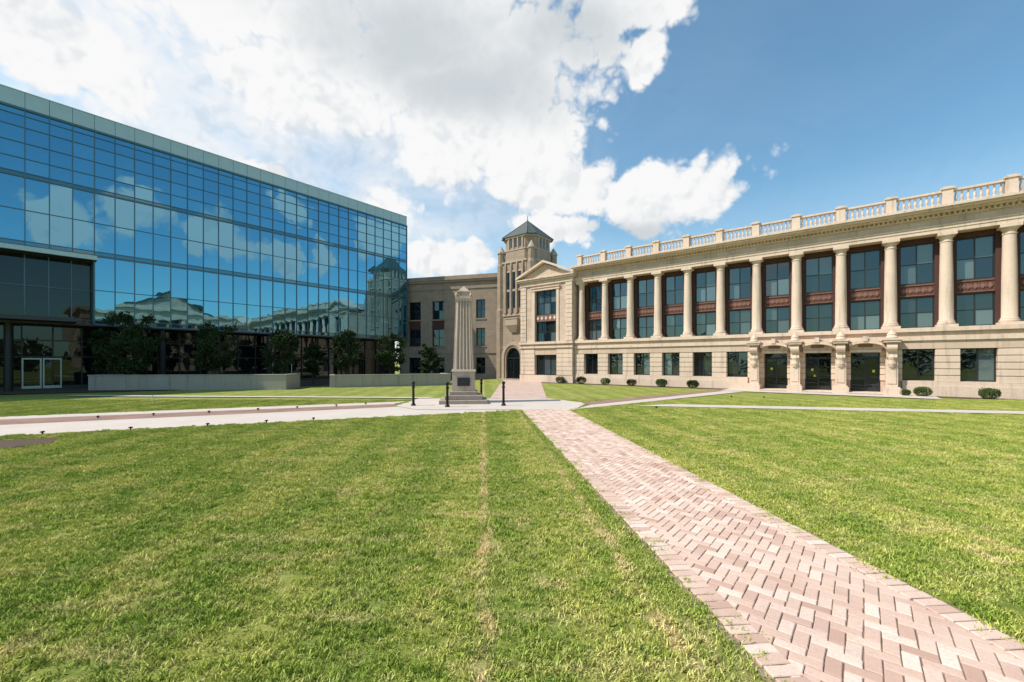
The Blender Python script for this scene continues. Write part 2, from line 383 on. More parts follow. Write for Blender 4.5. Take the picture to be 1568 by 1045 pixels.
# ------------------------------------------------------------------ classical hall
hall=empty('columned_stone_hall',(OX,OY,0),HA)
wall=MB(); trim=MB(); cols=MB(); brick=MB(); panels=MB(); orn=MB(); gl=MB(); fr=MB(); bal=MB(); roof=MB(); rust=MB(); dgl=MB()
SP=2.44; X0=.5; NC=16; XE=X0+SP*(NC-1)+.5
wall.box(0,XE,1.2,14,0,10.98)
roof.box(-.1,XE+.1,.5,14.1,10.985,11.03)
DOORS=(6,7,8)
for k in range(NC):
    cx=X0+SP*k
    z=.86
    while z<2.75:
        z2=min(z+.385,2.80); rust.box(cx-.51,cx+.51,0,.8,z,z2-.04); z=z2
    wall.box(cx-.48,cx+.48,.06,1.19,.0,2.80)
    cols.lathe(cx,.47,[(.38,4.22),(.40,4.27),(.40,4.33),(.35,4.37),(.36,4.42),(.315,4.5),(.31,5.8),(.295,7.2),(.265,9.05),(.295,9.07),(.295,9.12),(.27,9.14),(.27,9.25),(.36,9.38),(.38,9.42)],24)
    trim.box(cx-.44,cx+.44,.02,.93,4.06,4.22); trim.box(cx-.41,cx+.41,.05,.9,9.42,9.6)
    brick.box(cx-.44 if k else 0,cx+.44 if k<NC-1 else XE,.87,1.19,4.06,9.6)
    bal.box(cx-.23,cx+.23,-.02,.42,11.05,12.06); bal.box(cx-.29,cx+.29,-.08,.48,12.06,12.17); bal.box(cx-.17,cx+.17,.05,.35,12.17,12.24)
    if k<NC-1:
        b0=cx+.44; b1=cx+SP-.44; mid=(b0+b1)/2
        brick.box(b0,b1,.9,1.19,9.28,9.6)
        window(gl,fr,b0,b1,6.82,9.28,1.1,2,2)
        window(gl,fr,b0,b1,4.10,6.02,1.1,2,2)
        panels.box(b0,b1,.95,1.19,6.02,6.82)
        for zz in(6.08,6.71): orn.box(b0+.03,b1-.03,.90,.95,zz,zz+.05)
        for j in range(5):
            ox=b0+.2+(b1-b0-.4)*j/4
            orn.xz([(ox-.13,6.42),(ox,6.24),(ox+.13,6.42),(ox,6.60)],.905,.95)
            if j<4: orn.xz([(ox-.03+.14,6.3),(ox+.03+.14,6.3),(ox+.03+.14,6.56),(ox-.03+.14,6.56)],.92,.949)
        for j in range(8):
            bx=cx+.23+(SP-.46)*(j+.5)/8
            bal.lathe(bx,.2,[(.07,11.25),(.07,11.30),(.04,11.34),(.075,11.5),(.05,11.7),(.035,11.83),(.06,11.88),(.06,11.92)],8)
        bal.box(cx+.23,cx+SP-.23,.05,.35,11.06,11.25); bal.box(cx+.23,cx+SP-.23,.03,.37,11.92,12.03)
        g0=cx+.51; g1=cx+SP-.51
        if k not in DOORS:
            window(gl,fr,g0,g1,.9,2.80,.45,2,1,.07); wall.box(g0-.02,g1+.02,.5,1.19,.8,2.8)
            trim.box(g0-.0,g1+.0,-.05,.44,.80,.895)
        else:
            fr.box(g0,g1,.62,.70,2.28,2.36); 
            for xx in (g0,mid-.035+ -.0,g1-.07): fr.box(xx,xx+.07,.6,.72,.12,2.28)
            fr.box(g0,g0+.06,.6,.72,2.36,2.8); fr.box(g1-.06,g1,.6,.72,2.36,2.8)
            for q0,q1 in((g0+.07,mid-.035),(mid+.035,g1-.07)):
                fr.box(q0,q1,.63,.69,.12,.38); fr.box(q0,q1,.63,.69,1.05,1.12); fr.box(q0,q1,.63,.69,2.2,2.28)
                pane(dgl,q0,q1,.38,1.05,.66); pane(dgl,q0,q1,1.12,2.2,.66)
                fr.box(q1-.12 if q0<mid-.3 else q0+.08,q1-.09 if q0<mid-.3 else q0+.11,.55,.58,.9,1.5)
            pane(dgl,g0+.06,g1-.06,2.36,2.8,.66)
            wall.box(g0-.02,g1+.02,.8,1.19,0,2.8)
            trim.box(g0-.4,g1+.4,-1.1,.8,.06,.119)
xa=X0+SP*6-.5; xb=X0+SP*9+.5
for a,b_ in((-.02,xa),(xb,XE)):
    trim.box(a,b_,-.10,.02,0,.62); trim.box(a,b_,-.06,.02,.62,.80)
    trim.box(a,b_,.02,.5,.0,.79)
for k in range(NC):
    cx=X0+SP*k
    if not (6<=k<=9): trim.box(cx-.55,cx+.55,-.055,.0,.80,.86)
wall.box(0,XE,.0,1.19,2.80,3.30)
trim.box(-.02,XE,-.10,1.19,3.30,3.52); wall.box(0,XE,.0,1.19,3.52,3.82); trim.box(-.02,XE,-.16,1.19,3.82,4.06)
trim.box(-.02,XE,.10,1.19,9.6,9.82); trim.box(-.02,XE,.06,1.19,9.82,10.0); trim.box(-.02,XE,.0,1.19,10.0,10.06)
wall.box(0,XE,.12,1.19,10.06,10.5); trim.box(-.02,XE,.03,1.19,10.5,10.58)
x=.05
while x<XE-.1:
    trim.box(x,x+.11,-.06,.12,10.58,10.70); x+=.22
trim.box(-.02,XE,.10,1.19,10.58,10.70)
trim.box(-.06,XE+.04,-.30,1.19,10.70,10.80); trim.box(-.1,XE+.08,-.50,.6,10.80,10.93); trim.box(-.14,XE+.12,-.62,.55,10.93,11.05)
x=.1
while x<XE-.1:
    trim.box(x,x+.08,-.62,-.56,11.05,11.11); x+=.41
for k in range(6,10):
    cx=X0+SP*k
    trim.box(cx-.42,cx+.42,-1.12,-.0,0,.42); trim.box(cx-.36,cx+.36,-1.04,-.0,.42,.5)
    trim.box(cx-.28,cx+.28,-.62,-.0,.5,2.2)
    trim.box(cx-.2,cx+.2,-.66,-.62,.7,1.7)
    prof=[]
    for t in range(0,21):
        a=-math.pi/2+math.pi*t/20; prof.append((-.72-.28*math.cos(a), 2.92+.28*math.sin(a)))
    trim.yz([(-.0,2.2),(-.62,2.2),(-.78,2.3)]+prof+[(0,3.2)],cx-.24,cx+.24)
    trim.lathe(cx,-.62,[(.02,1.62),(.16,1.7),(.22,1.9),(.18,2.12),(.24,2.3),(.14,2.5),(.02,2.56)],10)
    trim.box(cx-.38,cx+.38,-1.08,0,3.2,3.34); trim.box(cx-.44,cx+.44,-1.14,0,3.34,3.44)
    trim.lathe(cx,-.6,[(.26,3.44),(.30,3.5),(.22,3.62),(.24,3.7),(.05,3.95)],12)
for k in DOORS:
    c0=X0+SP*k+SP/2; R=1.9; hw_=.78
    top=[];bot=[]
    for t in range(13):
        xx=-hw_+2*hw_*t/12; zz=3.02+math.sqrt(R*R-xx*xx)-math.sqrt(R*R-hw_*hw_)
        bot.append((c0+xx,zz)); top.append((c0+xx,zz+.17))
    trim.xz(bot+top[::-1],-.95,-.17)
    wall.xz([(c0-hw_,2.78),(c0+hw_,2.78)]+bot[::-1],-.45,-.0)
    trim.box(c0-.76,c0+.76,-.5,0,2.62,2.775)
    orn.box(c0-.35,c0+.35,-.49,-.46,2.95,3.12)
    trim.box(c0-.12,c0+.12,-1.0,-.17,3.3,3.62)
pap=MB(); 
for (s_,z_) in((16.0,1.45),(18.4,1.4),(18.55,1.0),(21.6,1.35)): pap.box(s_,s_+.13,.60,.625,z_,z_+.16)
def pavilion(x0,x1,mir=False):
    mid=(x0+x1)/2; y0=-.3
    hw_=1.3
    wall.box(x0,mid-hw_,y0,14,0,10.2); wall.box(mid+hw_,x1,y0,14,0,10.2)
    wall.box(mid-hw_,mid+hw_,y0+.6,14,0,10.2)
    wall.box(mid-hw_,mid+hw_,y0,y0+.6,0,.7); wall.box(mid-hw_,mid+hw_,y0,y0+.6,2.75,3.95); wall.box(mid-hw_,mid+hw_,y0,y0+.6,9.2,10.2)
    orn.box(mid-hw_,mid+hw_,y0+.12,y0+.6,6.1,6.75)
    for j in range(5):
        ox=mid-hw_+.3+(2*hw_-.6)*j/4; trim.xz([(ox-.16,6.43),(ox,6.22),(ox+.16,6.43),(ox,6.64)],y0+.08,y0+.12)
    window(gl,fr,mid-hw_,mid+hw_,.7,2.75,y0+.35,3,1,.1); window(gl,fr,mid-hw_,mid+hw_,3.95,6.1,y0+.35,3,2,.08); window(gl,fr,mid-hw_,mid+hw_,6.75,9.2,y0+.35,3,2,.08)
    for xx in (mid-hw_-.3,mid+hw_+.0): trim.box(xx,xx+.3,y0-.08,y0-.0,3.95,9.2)
    trim.box(mid-hw_-.4,mid+hw_+.4,y0-.14,y0,9.2,9.45); trim.box(mid-hw_-.45,mid+hw_+.45,y0-.22,y0,9.45,9.55)
    for a in (x0+.02,x1-.75):
        z=4.1
        while z<9.7: rust.box(a,a+.73,y0-.10,y0,z,min(z+.44,9.74)-.03); z+=.44
    for a,b_ in((x0+.01,mid-hw_-.02),(mid+hw_+.02,x1-.01)):
        z=.76
        while z<3.3: rust.box(a,b_,y0-.06,y0,z,min(z+.42,3.4)-.03); z+=.42
    trim.box(x0-.06,x1+.06,y0-.12,y0,0,.7)
    trim.box(x0-.06,x1+.06,y0-.16,y0,3.42,3.62); trim.box(x0-.10,x1+.10,y0-.22,y0,3.82,4.06)
    trim.box(x0-.06,x1+.06,y0-.14,1,9.76,10.2)
    trim.box(x0-.25,x1+.25,y0-.36,1.19,10.2,10.36); trim.box(x0-.33,x1+.33,y0-.46,1.18,10.36,10.48)
    wall.xz([(x0-.1,10.48),(x1+.1,10.48),(mid,11.85)],y0-.05,1.5)
    dx=x1+.36-mid
    for sg in(-1,1):
        e=(mid+sg*dx,10.485); ap=(mid,11.92)
        if sg>0: pts_=[ap,e,(e[0],e[1]+.22),(ap[0],ap[1]+.22)]
        else: pts_=[e,ap,(ap[0],ap[1]+.22),(e[0],e[1]+.22)]
        trim.xz(pts_,y0-.5,1.6)
    roof.xz([(x0,10.49),(x1,10.49),(mid,11.84)],1.51,13.9)
pavilion(-6.3,-.04); pavilion(XE+.04,XE+6.3)
wall.obj('walls',M['lime'],hall); rust.obj('rusticated_blocks',M['lime_plain'],hall,bev=.015); trim.obj('cornices_and_trim',M['lime_plain'],hall)
cols.obj('columns',M['lime_plain'],hall,smooth=True); brick.obj('brick_piers',M['brickwall'],hall); panels.obj('spandrel_panels',M['terra'],hall)
orn.obj('spandrel_ornament',M['terra_tan'],hall); gl.obj('window_glass',M['window'],hall); dgl.obj('door_glass',M['dark_window'],hall); fr.obj('window_and_door_frames',M['frame'],hall)
bal.obj('roof_balustrade',M['lime_plain'],hall); roof.obj('roof',M['roofm'],hall); pap.obj('door_notices',M['paper'],hall)

# ------------------------------------------------------------------ tower
tw=empty('stone_tower',(OX,OY,0),HA)
cx,cy=-9.3,4.85
def octo(hf,ch): return [(cx-hf+ch,cy-hf),(cx+hf-ch,cy-hf),(cx+hf,cy-hf+ch),(cx+hf,cy+hf-ch),(cx+hf-ch,cy+hf),(cx-hf+ch,cy+hf),(cx-hf,cy+hf-ch),(cx-hf,cy-hf+ch)]
body=MB(); tt=MB(); dk=MB(); rf=MB(); df=MB()
body.prism(octo(2.5,.8),0,13.4); tt.prism(octo(2.62,.82),13.4,13.6); body.prism(octo(2.4,1.0),13.6,14.8,octo(2.35,1.0)); tt.prism(octo(2.4,1.0),14.8,14.95)
body.prism(octo(2.25,.9),14.95,16.25); tt.prism(octo(2.4,.95),16.25,16.45)
rf.prism(octo(2.5,.7),16.45,18.75,[(cx+(p[0]-cx)*.02,cy+(p[1]-cy)*.02) for p in octo(2.5,.7)])
for k in range(8):
    p=octo(2.5,.7)[k]; rf.tube((p[0],p[1],16.48),(cx,cy,18.8),.05,.03,6)
rf.lathe(cx,cy,[(.06,18.65),(.09,18.8),(.04,18.9),(.035,19.25),(.01,19.4)],8)
for sx in(-1,1):
    for sy in(-1,1):
        bx,by=cx+sx*2.2,cy+sy*2.2
        body.lathe(bx,by,[(.62,0),(.62,8),(.52,8.3),(.52,13.2),(.42,13.5),(.42,14.7)],8,math.pi/8); tt.lathe(bx,by,[(.5,14.7),(.5,14.85),(.05,15.6)],8,math.pi/8)
for fi in range(4):
    ang=fi*math.pi/2
    def put(mb,x0,x1,d0,d1,z0,z1):
        pts_=[(x0,-d1),(x1,-d1),(x1,-d0),(x0,-d0)]
        R_=[(cx+p[0]*math.cos(ang)-p[1]*math.sin(ang),cy+p[0]*math.sin(ang)+p[1]*math.cos(ang)) for p in pts_]
        mb.prism(R_,z0,z1)
    for xx in(-1.25,-.42,.42,1.25): put(body,xx-.13,xx+.13,2.5,2.72,7.6,13.0); put(tt,xx-.08,xx+.08,2.5,2.66,13.0,13.38)
    for xx in(-.84,0,.84):
        put(dk,xx-.17,xx+.17,2.5,2.512,8.2,12.3)
        put(tt,xx-.29,xx+.29,2.5,2.6,10.1,10.35)
        put(tt,xx-.29,xx+.29,2.5,2.6,12.3,12.55)
    for xx in(-1.0,-.33,.33,1.0): put(tt,xx-.09,xx+.09,2.25,2.36,15.0,16.24)
    for xx in(-.66,0,.66): put(dk,xx-.14,xx+.14,2.25,2.262,15.2,16.05)
    put(tt,-1.7,1.7,2.5,2.6,7.3,7.55)
    put(tt,-1.7,1.7,2.5,2.6,3.6,3.85)
tt.box(cx-.95,cx+.95,cy-3.15,cy-2.73,6.9,7.0)
tt.box(cx-.85,cx+.85,cy-3.1,cy-2.5,6.2,6.9); tt.prism([(cx-.4,cy-2.7),(cx+.4,cy-2.7),(cx+.4,cy-2.5),(cx-.4,cy-2.5)],5.4,6.2,[(cx-.85,cy-3.1),(cx+.85,cy-3.1),(cx+.85,cy-2.5),(cx-.85,cy-2.5)])
def arch(mb,c0,r0,r1,zs,y0,y1,n=16,zb=0):
    ins=[(c0+r0*math.cos(math.pi*t/n),zs+r0*1.15*math.sin(math.pi*t/n)) for t in range(n+1)]
    out=[(c0+r1*math.cos(math.pi*t/n),zs+r1*1.15*math.sin(math.pi*t/n)) for t in range(n+1)]
    for t in range(n): mb.xz([ins[t],out[t],out[t+1],ins[t+1]],y0,y1)
    mb.box(c0-r1,c0-r0,y0,y1,zb,zs); mb.box(c0+r0,c0+r1,y0,y1,zb,zs)
arch(tt,cx,1.25,1.6,2.5,cy-2.9,cy-2.5); arch(body,cx,1.02,1.25,2.5,cy-2.78,cy-2.5)
dk.xz([(cx-1.02,.02),(cx+1.02,.02)]+[(cx+1.02*math.cos(math.pi*t/14),2.5+1.17*math.sin(math.pi*t/14)) for t in range(15)],cy-2.53,cy-2.501)
for xx in(-.98,-.04,.9): df.box(cx+xx,cx+xx+.08,cy-2.60,cy-2.54,.02,2.4)
df.box(cx-1.0,cx+1.0,cy-2.62,cy-2.54,2.4,2.52)
tt.box(cx-1.7,cx+1.7,cy-3.3,cy-2.5,0,.12)
body.obj('tower_shaft',M['tan'],tw); tt.obj('tower_trim',M['tan_trim'],tw); dk.obj('slit_windows',M['dark_window'],tw); rf.obj('slate_roof',M['slate'],tw); df.obj('door_frames',M['frame'],tw)

# ------------------------------------------------------------------ rear wing
LW=Vector((-14.6,54.3)); RW=Vector((-.6,50.23)); L=(RW-LW).length; AA=math.atan2((RW-LW).y,(RW-LW).x)
wg=empty('brown_stone_wing',(LW.x,LW.y,0),AA)
w=MB(); t_=MB(); g_=MB(); f_=MB(); sp_=MB(); r_=MB()
wins=[(2.2,.85),(5.5,.85),(8.6,.6),(11.2,.6)]
rows=[(.6,2.6),(4.0,6.2),(7.4,9.7)]
edges=[0]+[e for c_,h_ in wins for e in(c_-h_,c_+h_)]+[L]
for i in range(0,len(edges),2): w.box(edges[i],edges[i+1],0,.5,0,12.0)
w.box(0,L,.5,14,0,12.0)
for c_,h_ in wins:
    zz=0
    for a,b_ in rows:
        sp=(zz==6.2 and h_>.7)
        (sp_ if sp else w).box(c_-h_,c_+h_,.1 if sp else .0,.5,zz,a); zz=b_
        window(g_,f_,c_-h_,c_+h_,a,b_,.3,2,2,.07); t_.box(c_-h_-.1,c_+h_+.1,-.08,-.0,a-.16,a)
    w.box(c_-h_,c_+h_,0,.5,zz,12.0)
for a,b_,c_ in((11.1,11.25,.08),(12.0,12.25,.22),(12.25,12.45,.32),(12.45,12.8,.1),(3.1,3.4,.1),(0,.5,.1)): t_.box(-.05,L+.0,-c_,.0 if b_<12 else .6,a,b_)
r_.box(0,L,.6,14,12.0,12.3)
w.obj('walls',M['tan_dark'],wg); t_.obj('trim',M['tan_dark'],wg); g_.obj('window_glass',M['dark_window'],wg); f_.obj('window_frames',M['frame'],wg); sp_.obj('spandrels',M['brickwall'],wg); r_.obj('roof',M['roofm'],wg)

# ------------------------------------------------------------------ glass building
gb=empty('glass_office_building',(-34.1,27.8,0),math.atan2(.774,.633))
pan=MB(); spn=MB(); mul=MB(); par=MB(); sof=MB(); core=MB(); sf=MB(); sfr=MB(); rec=MB()
T0=-20.0; T1=32.7; PW=1.13
lev=[4.83,9.96,14.7,19.3]
core.box(T0,T1-.3,3.0,24,0,4.7); core.box(T0,T1-.1,1.3,24,4.83,20.2); sof.box(T0,T1,.02,24,4.70,4.828)
rowf=[[0,.07,.50,1],[0,.07,.52,1],[0,.06,.27,.5,.73,.9,1]]
TR=4.5
np_=int(round((T1-TR)/PW)); ts=[TR+ (T1-TR)*k/np_ for k in range(np_+1)]
ts=[TR-PW*k for k in range(21,0,-1)]+ts
for fl in range(3):
    z0,z1=lev[fl],lev[fl+1]; zs=[z0+(z1-z0)*q for q in rowf[fl]]
    for i in range(len(ts)-1):
        a,b_=ts[i],ts[i+1]
        recess=(fl==0 and a<TR-.01)
        for j in range(len(zs)-1):
            if recess: 
                pane(rec,a,b_,zs[j],zs[j+1],1.0,.005)
            else: pane(spn if j==0 else pan,a,b_,zs[j],zs[j+1],0.0,.006)
        y_=.94 if recess else -.0
        w_=.028
        mul.box(a-w_,a+w_,y_-.07,y_+.01 if not recess else 1.01,z0,z1)
    for j,z in enumerate(zs[:-1]):
        a0=TR if fl==0 else ts[0]
        hh=.06 if j==0 else .025
        mul.box(a0,T1,-.055-(.03 if j==0 else 0),.012,z-hh,z+hh)
        if fl==0: mul.box(ts[0],TR,.9,1.012,z-hh+.001,z+hh-.001)
mul.box(ts[0],T1+.05,-.12,.02,19.22,19.36)
mul.box(T1-.02,T1+.05,-.09,.1,4.7,19.22)
mul.box(TR-.06,TR+.0,-.1,1.3,4.83,9.9)
sof.box(ts[0],TR+.1,-.45,1.0,9.55,9.93); par.box(ts[0],TR+.1,-.47,-.44,9.58,9.9)
sof.box(ts[0],TR-1.0,-1.6,1.0,4.84,5.12)
for i in range(len(ts)-1): par.box(ts[i]+.012,ts[i+1]-.012,-.05,.4,19.36,20.44)
par.box(ts[0],T1,-.09,.45,20.44,20.5); core.box(ts[0],T1,-.02,.38,19.37,20.43)
endw=MB(); 
for fl in range(3):
    for k in range(20):
        a=.02+1.15*k; z0,z1=lev[fl],lev[fl+1]
        endw.quad((T1,a,z0),(T1,a+1.13,z0),(T1,a+1.13,z1),(T1,a,z1))
endw.obj('end_glazing',M['curtain'],gb)
yS=1.9; t=T0
while t<T1-.6:
    b_=min(t+1.5,T1-.4)
    for za,zb in((.25,2.4),(2.4,3.6),(3.6,4.7)): pane(sf,t,b_,za,zb,yS,.006)
    sfr.box(t-.04,t+.04,yS-.12,yS,.25,4.7); t=b_
for z in(.25,2.4,3.6): sfr.box(T0,T1-.4,yS-.08,yS-.002,z-.04,z+.04)
sof.box(T0,T1-.4,yS-.1,yS+.6,0,.25)
for d in (1.0,17.5):
    for q in range(2):
        a=d+q*1.0
        par.box(a,a+.08,yS-.2,yS-.13,.1,2.3); par.box(a+.86,a+.94,yS-.2,yS-.13,.1,2.3); par.box(a+.08,a+.86,yS-.2,yS-.13,2.2,2.3); par.box(a+.08,a+.86,yS-.2,yS-.13,.1,.3)
t=T0+4
while t<T1: sfr.lathe(t,.6,[(.22,0),(.22,4.7)],14); t+=8.2
pan.obj('curtain_wall_panes',M['curtain'],gb); spn.obj('spandrel_panes',M['spandrel'],gb); mul.obj('mullions',M['mull'],gb); par.obj('parapet_panels',M['panel'],gb)
sof.obj('soffit_and_canopy',M['soffit'],gb); core.obj('core',M['soffit'],gb); sf.obj('storefront_glass',M['storefront'],gb); sfr.obj('storefront_frames',M['frame'],gb); rec.obj('recessed_glazing',M['storefront'],gb)

# ------------------------------------------------------------------ second hall across the lawn (right of the frame, seen in the glass)
g2=empty('gabled_stone_hall',(44,11,0),math.atan2(-.774,-.633))
w=MB(); t_=MB(); g_=MB(); f_=MB(); r_=MB(); c_=MB()
LL=27.0; HH=13.0
w.box(0,LL,.6,16,0,HH); 
for k in range(11):
    x=1+2.5*k; c_.lathe(x,-.6,[(.5,4.2),(.42,4.6),(.4,8),(.34,HH-2.6),(.5,HH-2.3)],16); t_.box(x-.6,x+.6,-1.2,.6,0,4.2)
    if k<10:
        for a,b_ in((1,3.6),(5,7.4),(7.9,10.5)): window(g_,f_,x+.5,x+2.0,a,b_,.58,2,2,.08)
t_.box(-.3,LL+.3,-1.1,.6,HH-2.3,HH-.5); t_.box(-.7,LL+.7,-1.6,16.3,HH-.5,HH)
w.xz([(LL/2-7,HH),(LL/2+7,HH),(LL/2,HH+3.4)],-1.2,16); t_.box(LL/2-7.3,LL/2+7.3,-1.5,-1.2,HH,HH+.3)
r_.xz([(LL/2-7.6,HH+.05),(LL/2-7,HH+.05),(LL/2,HH+3.45),(LL/2+7,HH+.05),(LL/2+7.6,HH+.05),(LL/2,HH+3.8)],-1.7,16.3)
w.obj('walls',M['lime'],g2); t_.obj('trim',M['lime_plain'],g2); c_.obj('columns',M['lime_plain'],g2,smooth=True); g_.obj('window_glass',M['dark_window'],g2); f_.obj('window_frames',M['frame'],g2); r_.obj('gable_roof',M['slate'],g2)

# ------------------------------------------------------------------ planters
def planter(p0,p1,dep,hh):
    v=Vector(p1)-Vector(p0); e=empty('concrete_planter_wall',(p0[0],p0[1],0),math.atan2(v.y,v.x)); LL=v.length
    a=MB(); a.box(0,LL,0,.3,0,hh-.08); a.box(0,.3,.3,dep,0,hh-.08); a.box(LL-.3,LL,.3,dep,0,hh-.08); a.box(.3,LL-.3,dep-.3,dep,0,hh-.08)
    a.box(-.03,LL+.03,-.04,.34,hh-.078,hh); a.box(-.03,.34,.34,dep,hh-.078,hh); a.box(LL-.34,LL+.03,.34,dep,hh-.078,hh)
    a.obj('wall',M['concrete'],e,bev=.01); s=MB(); s.box(.3,LL-.3,.3,dep-.3,0,hh-.2); s.obj('soil',M['soil'],e)
planter(G(135,599),G(438,597),2.6,1.12)
planter(G(505,594),G(690,590),2.6,1.0)

# ------------------------------------------------------------------ obelisk
ox,oy=-2.4,20.8
ob=empty('obelisk_monument',(ox,oy,0),math.radians(6))
a=MB(); b2=MB(); pl=MB()
b2.box(-1.15,1.15,-1.15,1.15,0,.2); b2.box(-.9,.9,-.9,.9,.2,.42); b2.box(-.68,.68,-.68,.68,.42,.6)
a.sqf(.56,.6,.54,1.55); a.sqf(.60,1.55,.56,1.66)
def fl_sec(hf):
    pts_=[]; n=5; ch=.16
    corners=[(-1,-1),(1,-1),(1,1),(-1,1)]
    for s in range(4):
        p=Vector(corners[s])*hf; q=Vector(corners[(s+1)%4])*hf; d=(q-p); 
        A=p+d*(ch/2); B=q-d*(ch/2); nn=Vector((d.y,-d.x)).normalized()
        for k in range(n):
            for j in range(5):
                u=(k+j/5)/n; pts_.append(tuple(A+(B-A)*u - nn*(.065*(1-abs(math.sin(math.pi*(u*n)))))))
        pts_.append(tuple(B))
    return pts_
a.prism(fl_sec(.51),1.66,5.0,fl_sec(.40))
a.sqf(.41,5.0,.44,5.12); a.sqf(.40,5.12,.38,5.24); a.sqf(.31,5.24,.29,5.44); a.sqf(.33,5.44,.32,5.5); a.sqf(.28,5.5,.16,5.64); a.sqf(.14,5.64,.03,5.76)
for sx in(-1,1):
    for sy in(-1,1): a.lathe(sx*.35,sy*.35,[(.07,5.24),(.08,5.3),(.02,5.42)],8)
pl.box(-.3,.3,-.60,-.565,.85,1.25)
a.obj('shaft',M['obelisk'],ob); b2.obj('stepped_base',M['obelisk_base'],ob,bev=.02); pl.obj('plaque',M['frame'],ob)

# ------------------------------------------------------------------ bollards & path lights
a=MB(); a.lathe(0,0,[(.11,0),(.11,.05),(.075,.08),(.06,.14),(.052,.8),(.075,.83),(.075,.88),(.05,.9),(.055,.98),(.085,1.02),(.075,1.08),(.02,1.12)],14); bme=a.mesh('bollard',M['black'],True)
for (x,y) in((633,622),(685,624),(771,622),(737,612)):
    p=G(x,y); o=bpy.data.objects.new('bollard',bme); o.location=(p[0],p[1],.02); scene.collection.objects.link(o)
a=MB(); a.lathe(0,0,[(.02,0),(.02,.06),(.055,.065),(.05,.09),(.02,.105)],12); pme=a.mesh('path_light',M['black'],True)
for (x,y) in((65,666),(200,659),(318,653),(408,648),(480,644),(150,641),(235,637),(320,633),(395,629),(455,626),(515,623),(560,620),(1005,626),(1170,610),(1120,609)):
    p=G(x,y); o=bpy.data.objects.new('path_light',pme); o.location=(p[0],p[1],.0); scene.collection.objects.link(o)
a=MB(); a.tube((0,0,0),(0,0,.3),.015,.015,6); a.lathe(0,0,[(.03,.3),(.03,.36),(.01,.38)],8)
o=a.obj('lawn_marker',simple('white_plastic',(.7,.7,.68),.5)); p=G(233,617); o.location=(p[0],p[1],0)

# ------------------------------------------------------------------ vegetation
def leaves(mb,c,r,n,sz,shell=.55):
    for _ in range(n):
        d=Vector((random.gauss(0,1),random.gauss(0,1),random.gauss(0,1))).normalized()
        k=random.uniform(shell,1.0)
        p=Vector((c[0]+d.x*r[0]*k,c[1]+d.y*r[1]*k,c[2]+d.z*r[2]*k))
        u=Vector((random.gauss(0,1),random.gauss(0,1),random.gauss(0,1))).normalized(); w=u.orthogonal().normalized()
        s=sz*random.uniform(.6,1.3); u*=s; w*=s*.6
        mb.quad(tuple(p-u),tuple(p-w*.8),tuple(p+u),tuple(p+w*.8))
def tree(x,y,hh,cr,seed,z0=0):
    random.seed(seed); e=empty('young_oak_tree',(x,y,z0))
    tk=MB(); lf=MB(); top=hh*.9
    prev=Vector((0,0,0)); r=.035*hh**.8
    for k in range(1,6):
        q=Vector((random.uniform(-.06,.06)*k*.5,random.uniform(-.06,.06)*k*.5,top*k/5)); tk.tube(prev,q,r*(1-.17*(k-1)),r*(1-.17*k)); prev=q
    for k in range(44):
        zz=hh*random.uniform(.30,1.0); f=math.sin(math.pi*min(1,max(0,(zz/hh-.18)/.92)))**.7
        a_=random.uniform(0,6.28); rr=cr*f*random.uniform(.2,.95)
        c=(math.cos(a_)*rr,math.sin(a_)*rr,zz)
        tk.tube((0,0,max(.6,zz-.5*rr-.3)),c,.035,.01,5)
        s=random.uniform(.28,.5)*cr*.8; leaves(lf,c,(s,s,s*.75),110,.10,.2)
    tk.obj('trunk_and_limbs',M['bark'],e); lf.obj('crown',M['leaf_dark'],e)
def T(xpx,depth): return ((xpx-784)/F*depth,depth)
for i,(px_,dep,hh,cr) in enumerate([(205,30.2,5.4,1.9),(165,31.5,4.4,1.3),(328,32.0,5.0,1.6),(432,33.5,4.4,1.3),(530,36.2,4.6,1.35),(597,36.6,4.5,1.35),(655,39.5,3.6,.9),(480,38,3.6,1.0)]):
    x,y=T(px_,dep); tree(x,y,hh,cr,100+i)
random.seed(3)
bushm=[]
for i in range(3):
    lf=MB(); leaves(lf,(0,0,.36),(.52,.5,.36),1100,.045,.75)
    for _ in range(14):
        a_=random.uniform(0,6.28); leaves(lf,(math.cos(a_)*.3,math.sin(a_)*.3,random.uniform(.3,.55)),(.22,.22,.18),60,.045,.5)
    bushm.append(lf.mesh('round_shrub',M['leaf_bush']))
def FS(px_,off):
    u=(px_-784)/F; lo,hi=-12.0,60.0
    for _ in range(50):
        m_=(lo+hi)/2; X,Y=HW(m_,-off)
        if X/Y<u: lo=m_
        else: hi=m_
    return HW(lo,-off)
for i,px_ in enumerate((858,890,927,967,1013,1061,1413,1515,1385)):
    x,y=FS(px_,.95); o=bpy.data.objects.new('round_shrub',bushm[i%3]); o.location=(x,y,0); o.rotation_euler=(0,0,random.uniform(0,6)); s=random.uniform(.8,1.0)*(1 if px_<1380 or px_>1400 else .6); o.scale=(s,s,s*1.0); scene.collection.objects.link(o)
random.seed(11); dt=MB()
for k in range(120):
    a_=math.radians(random.uniform(60,300)); R=random.uniform(95,120); c=(math.sin(a_)*R,math.cos(a_)*R)
    hh=random.uniform(6,11); leaves(dt,(c[0],c[1],hh*.5),(5,5,hh*.5),110,.8,.4)
dt.obj('distant_trees',M['leaf_dark'])

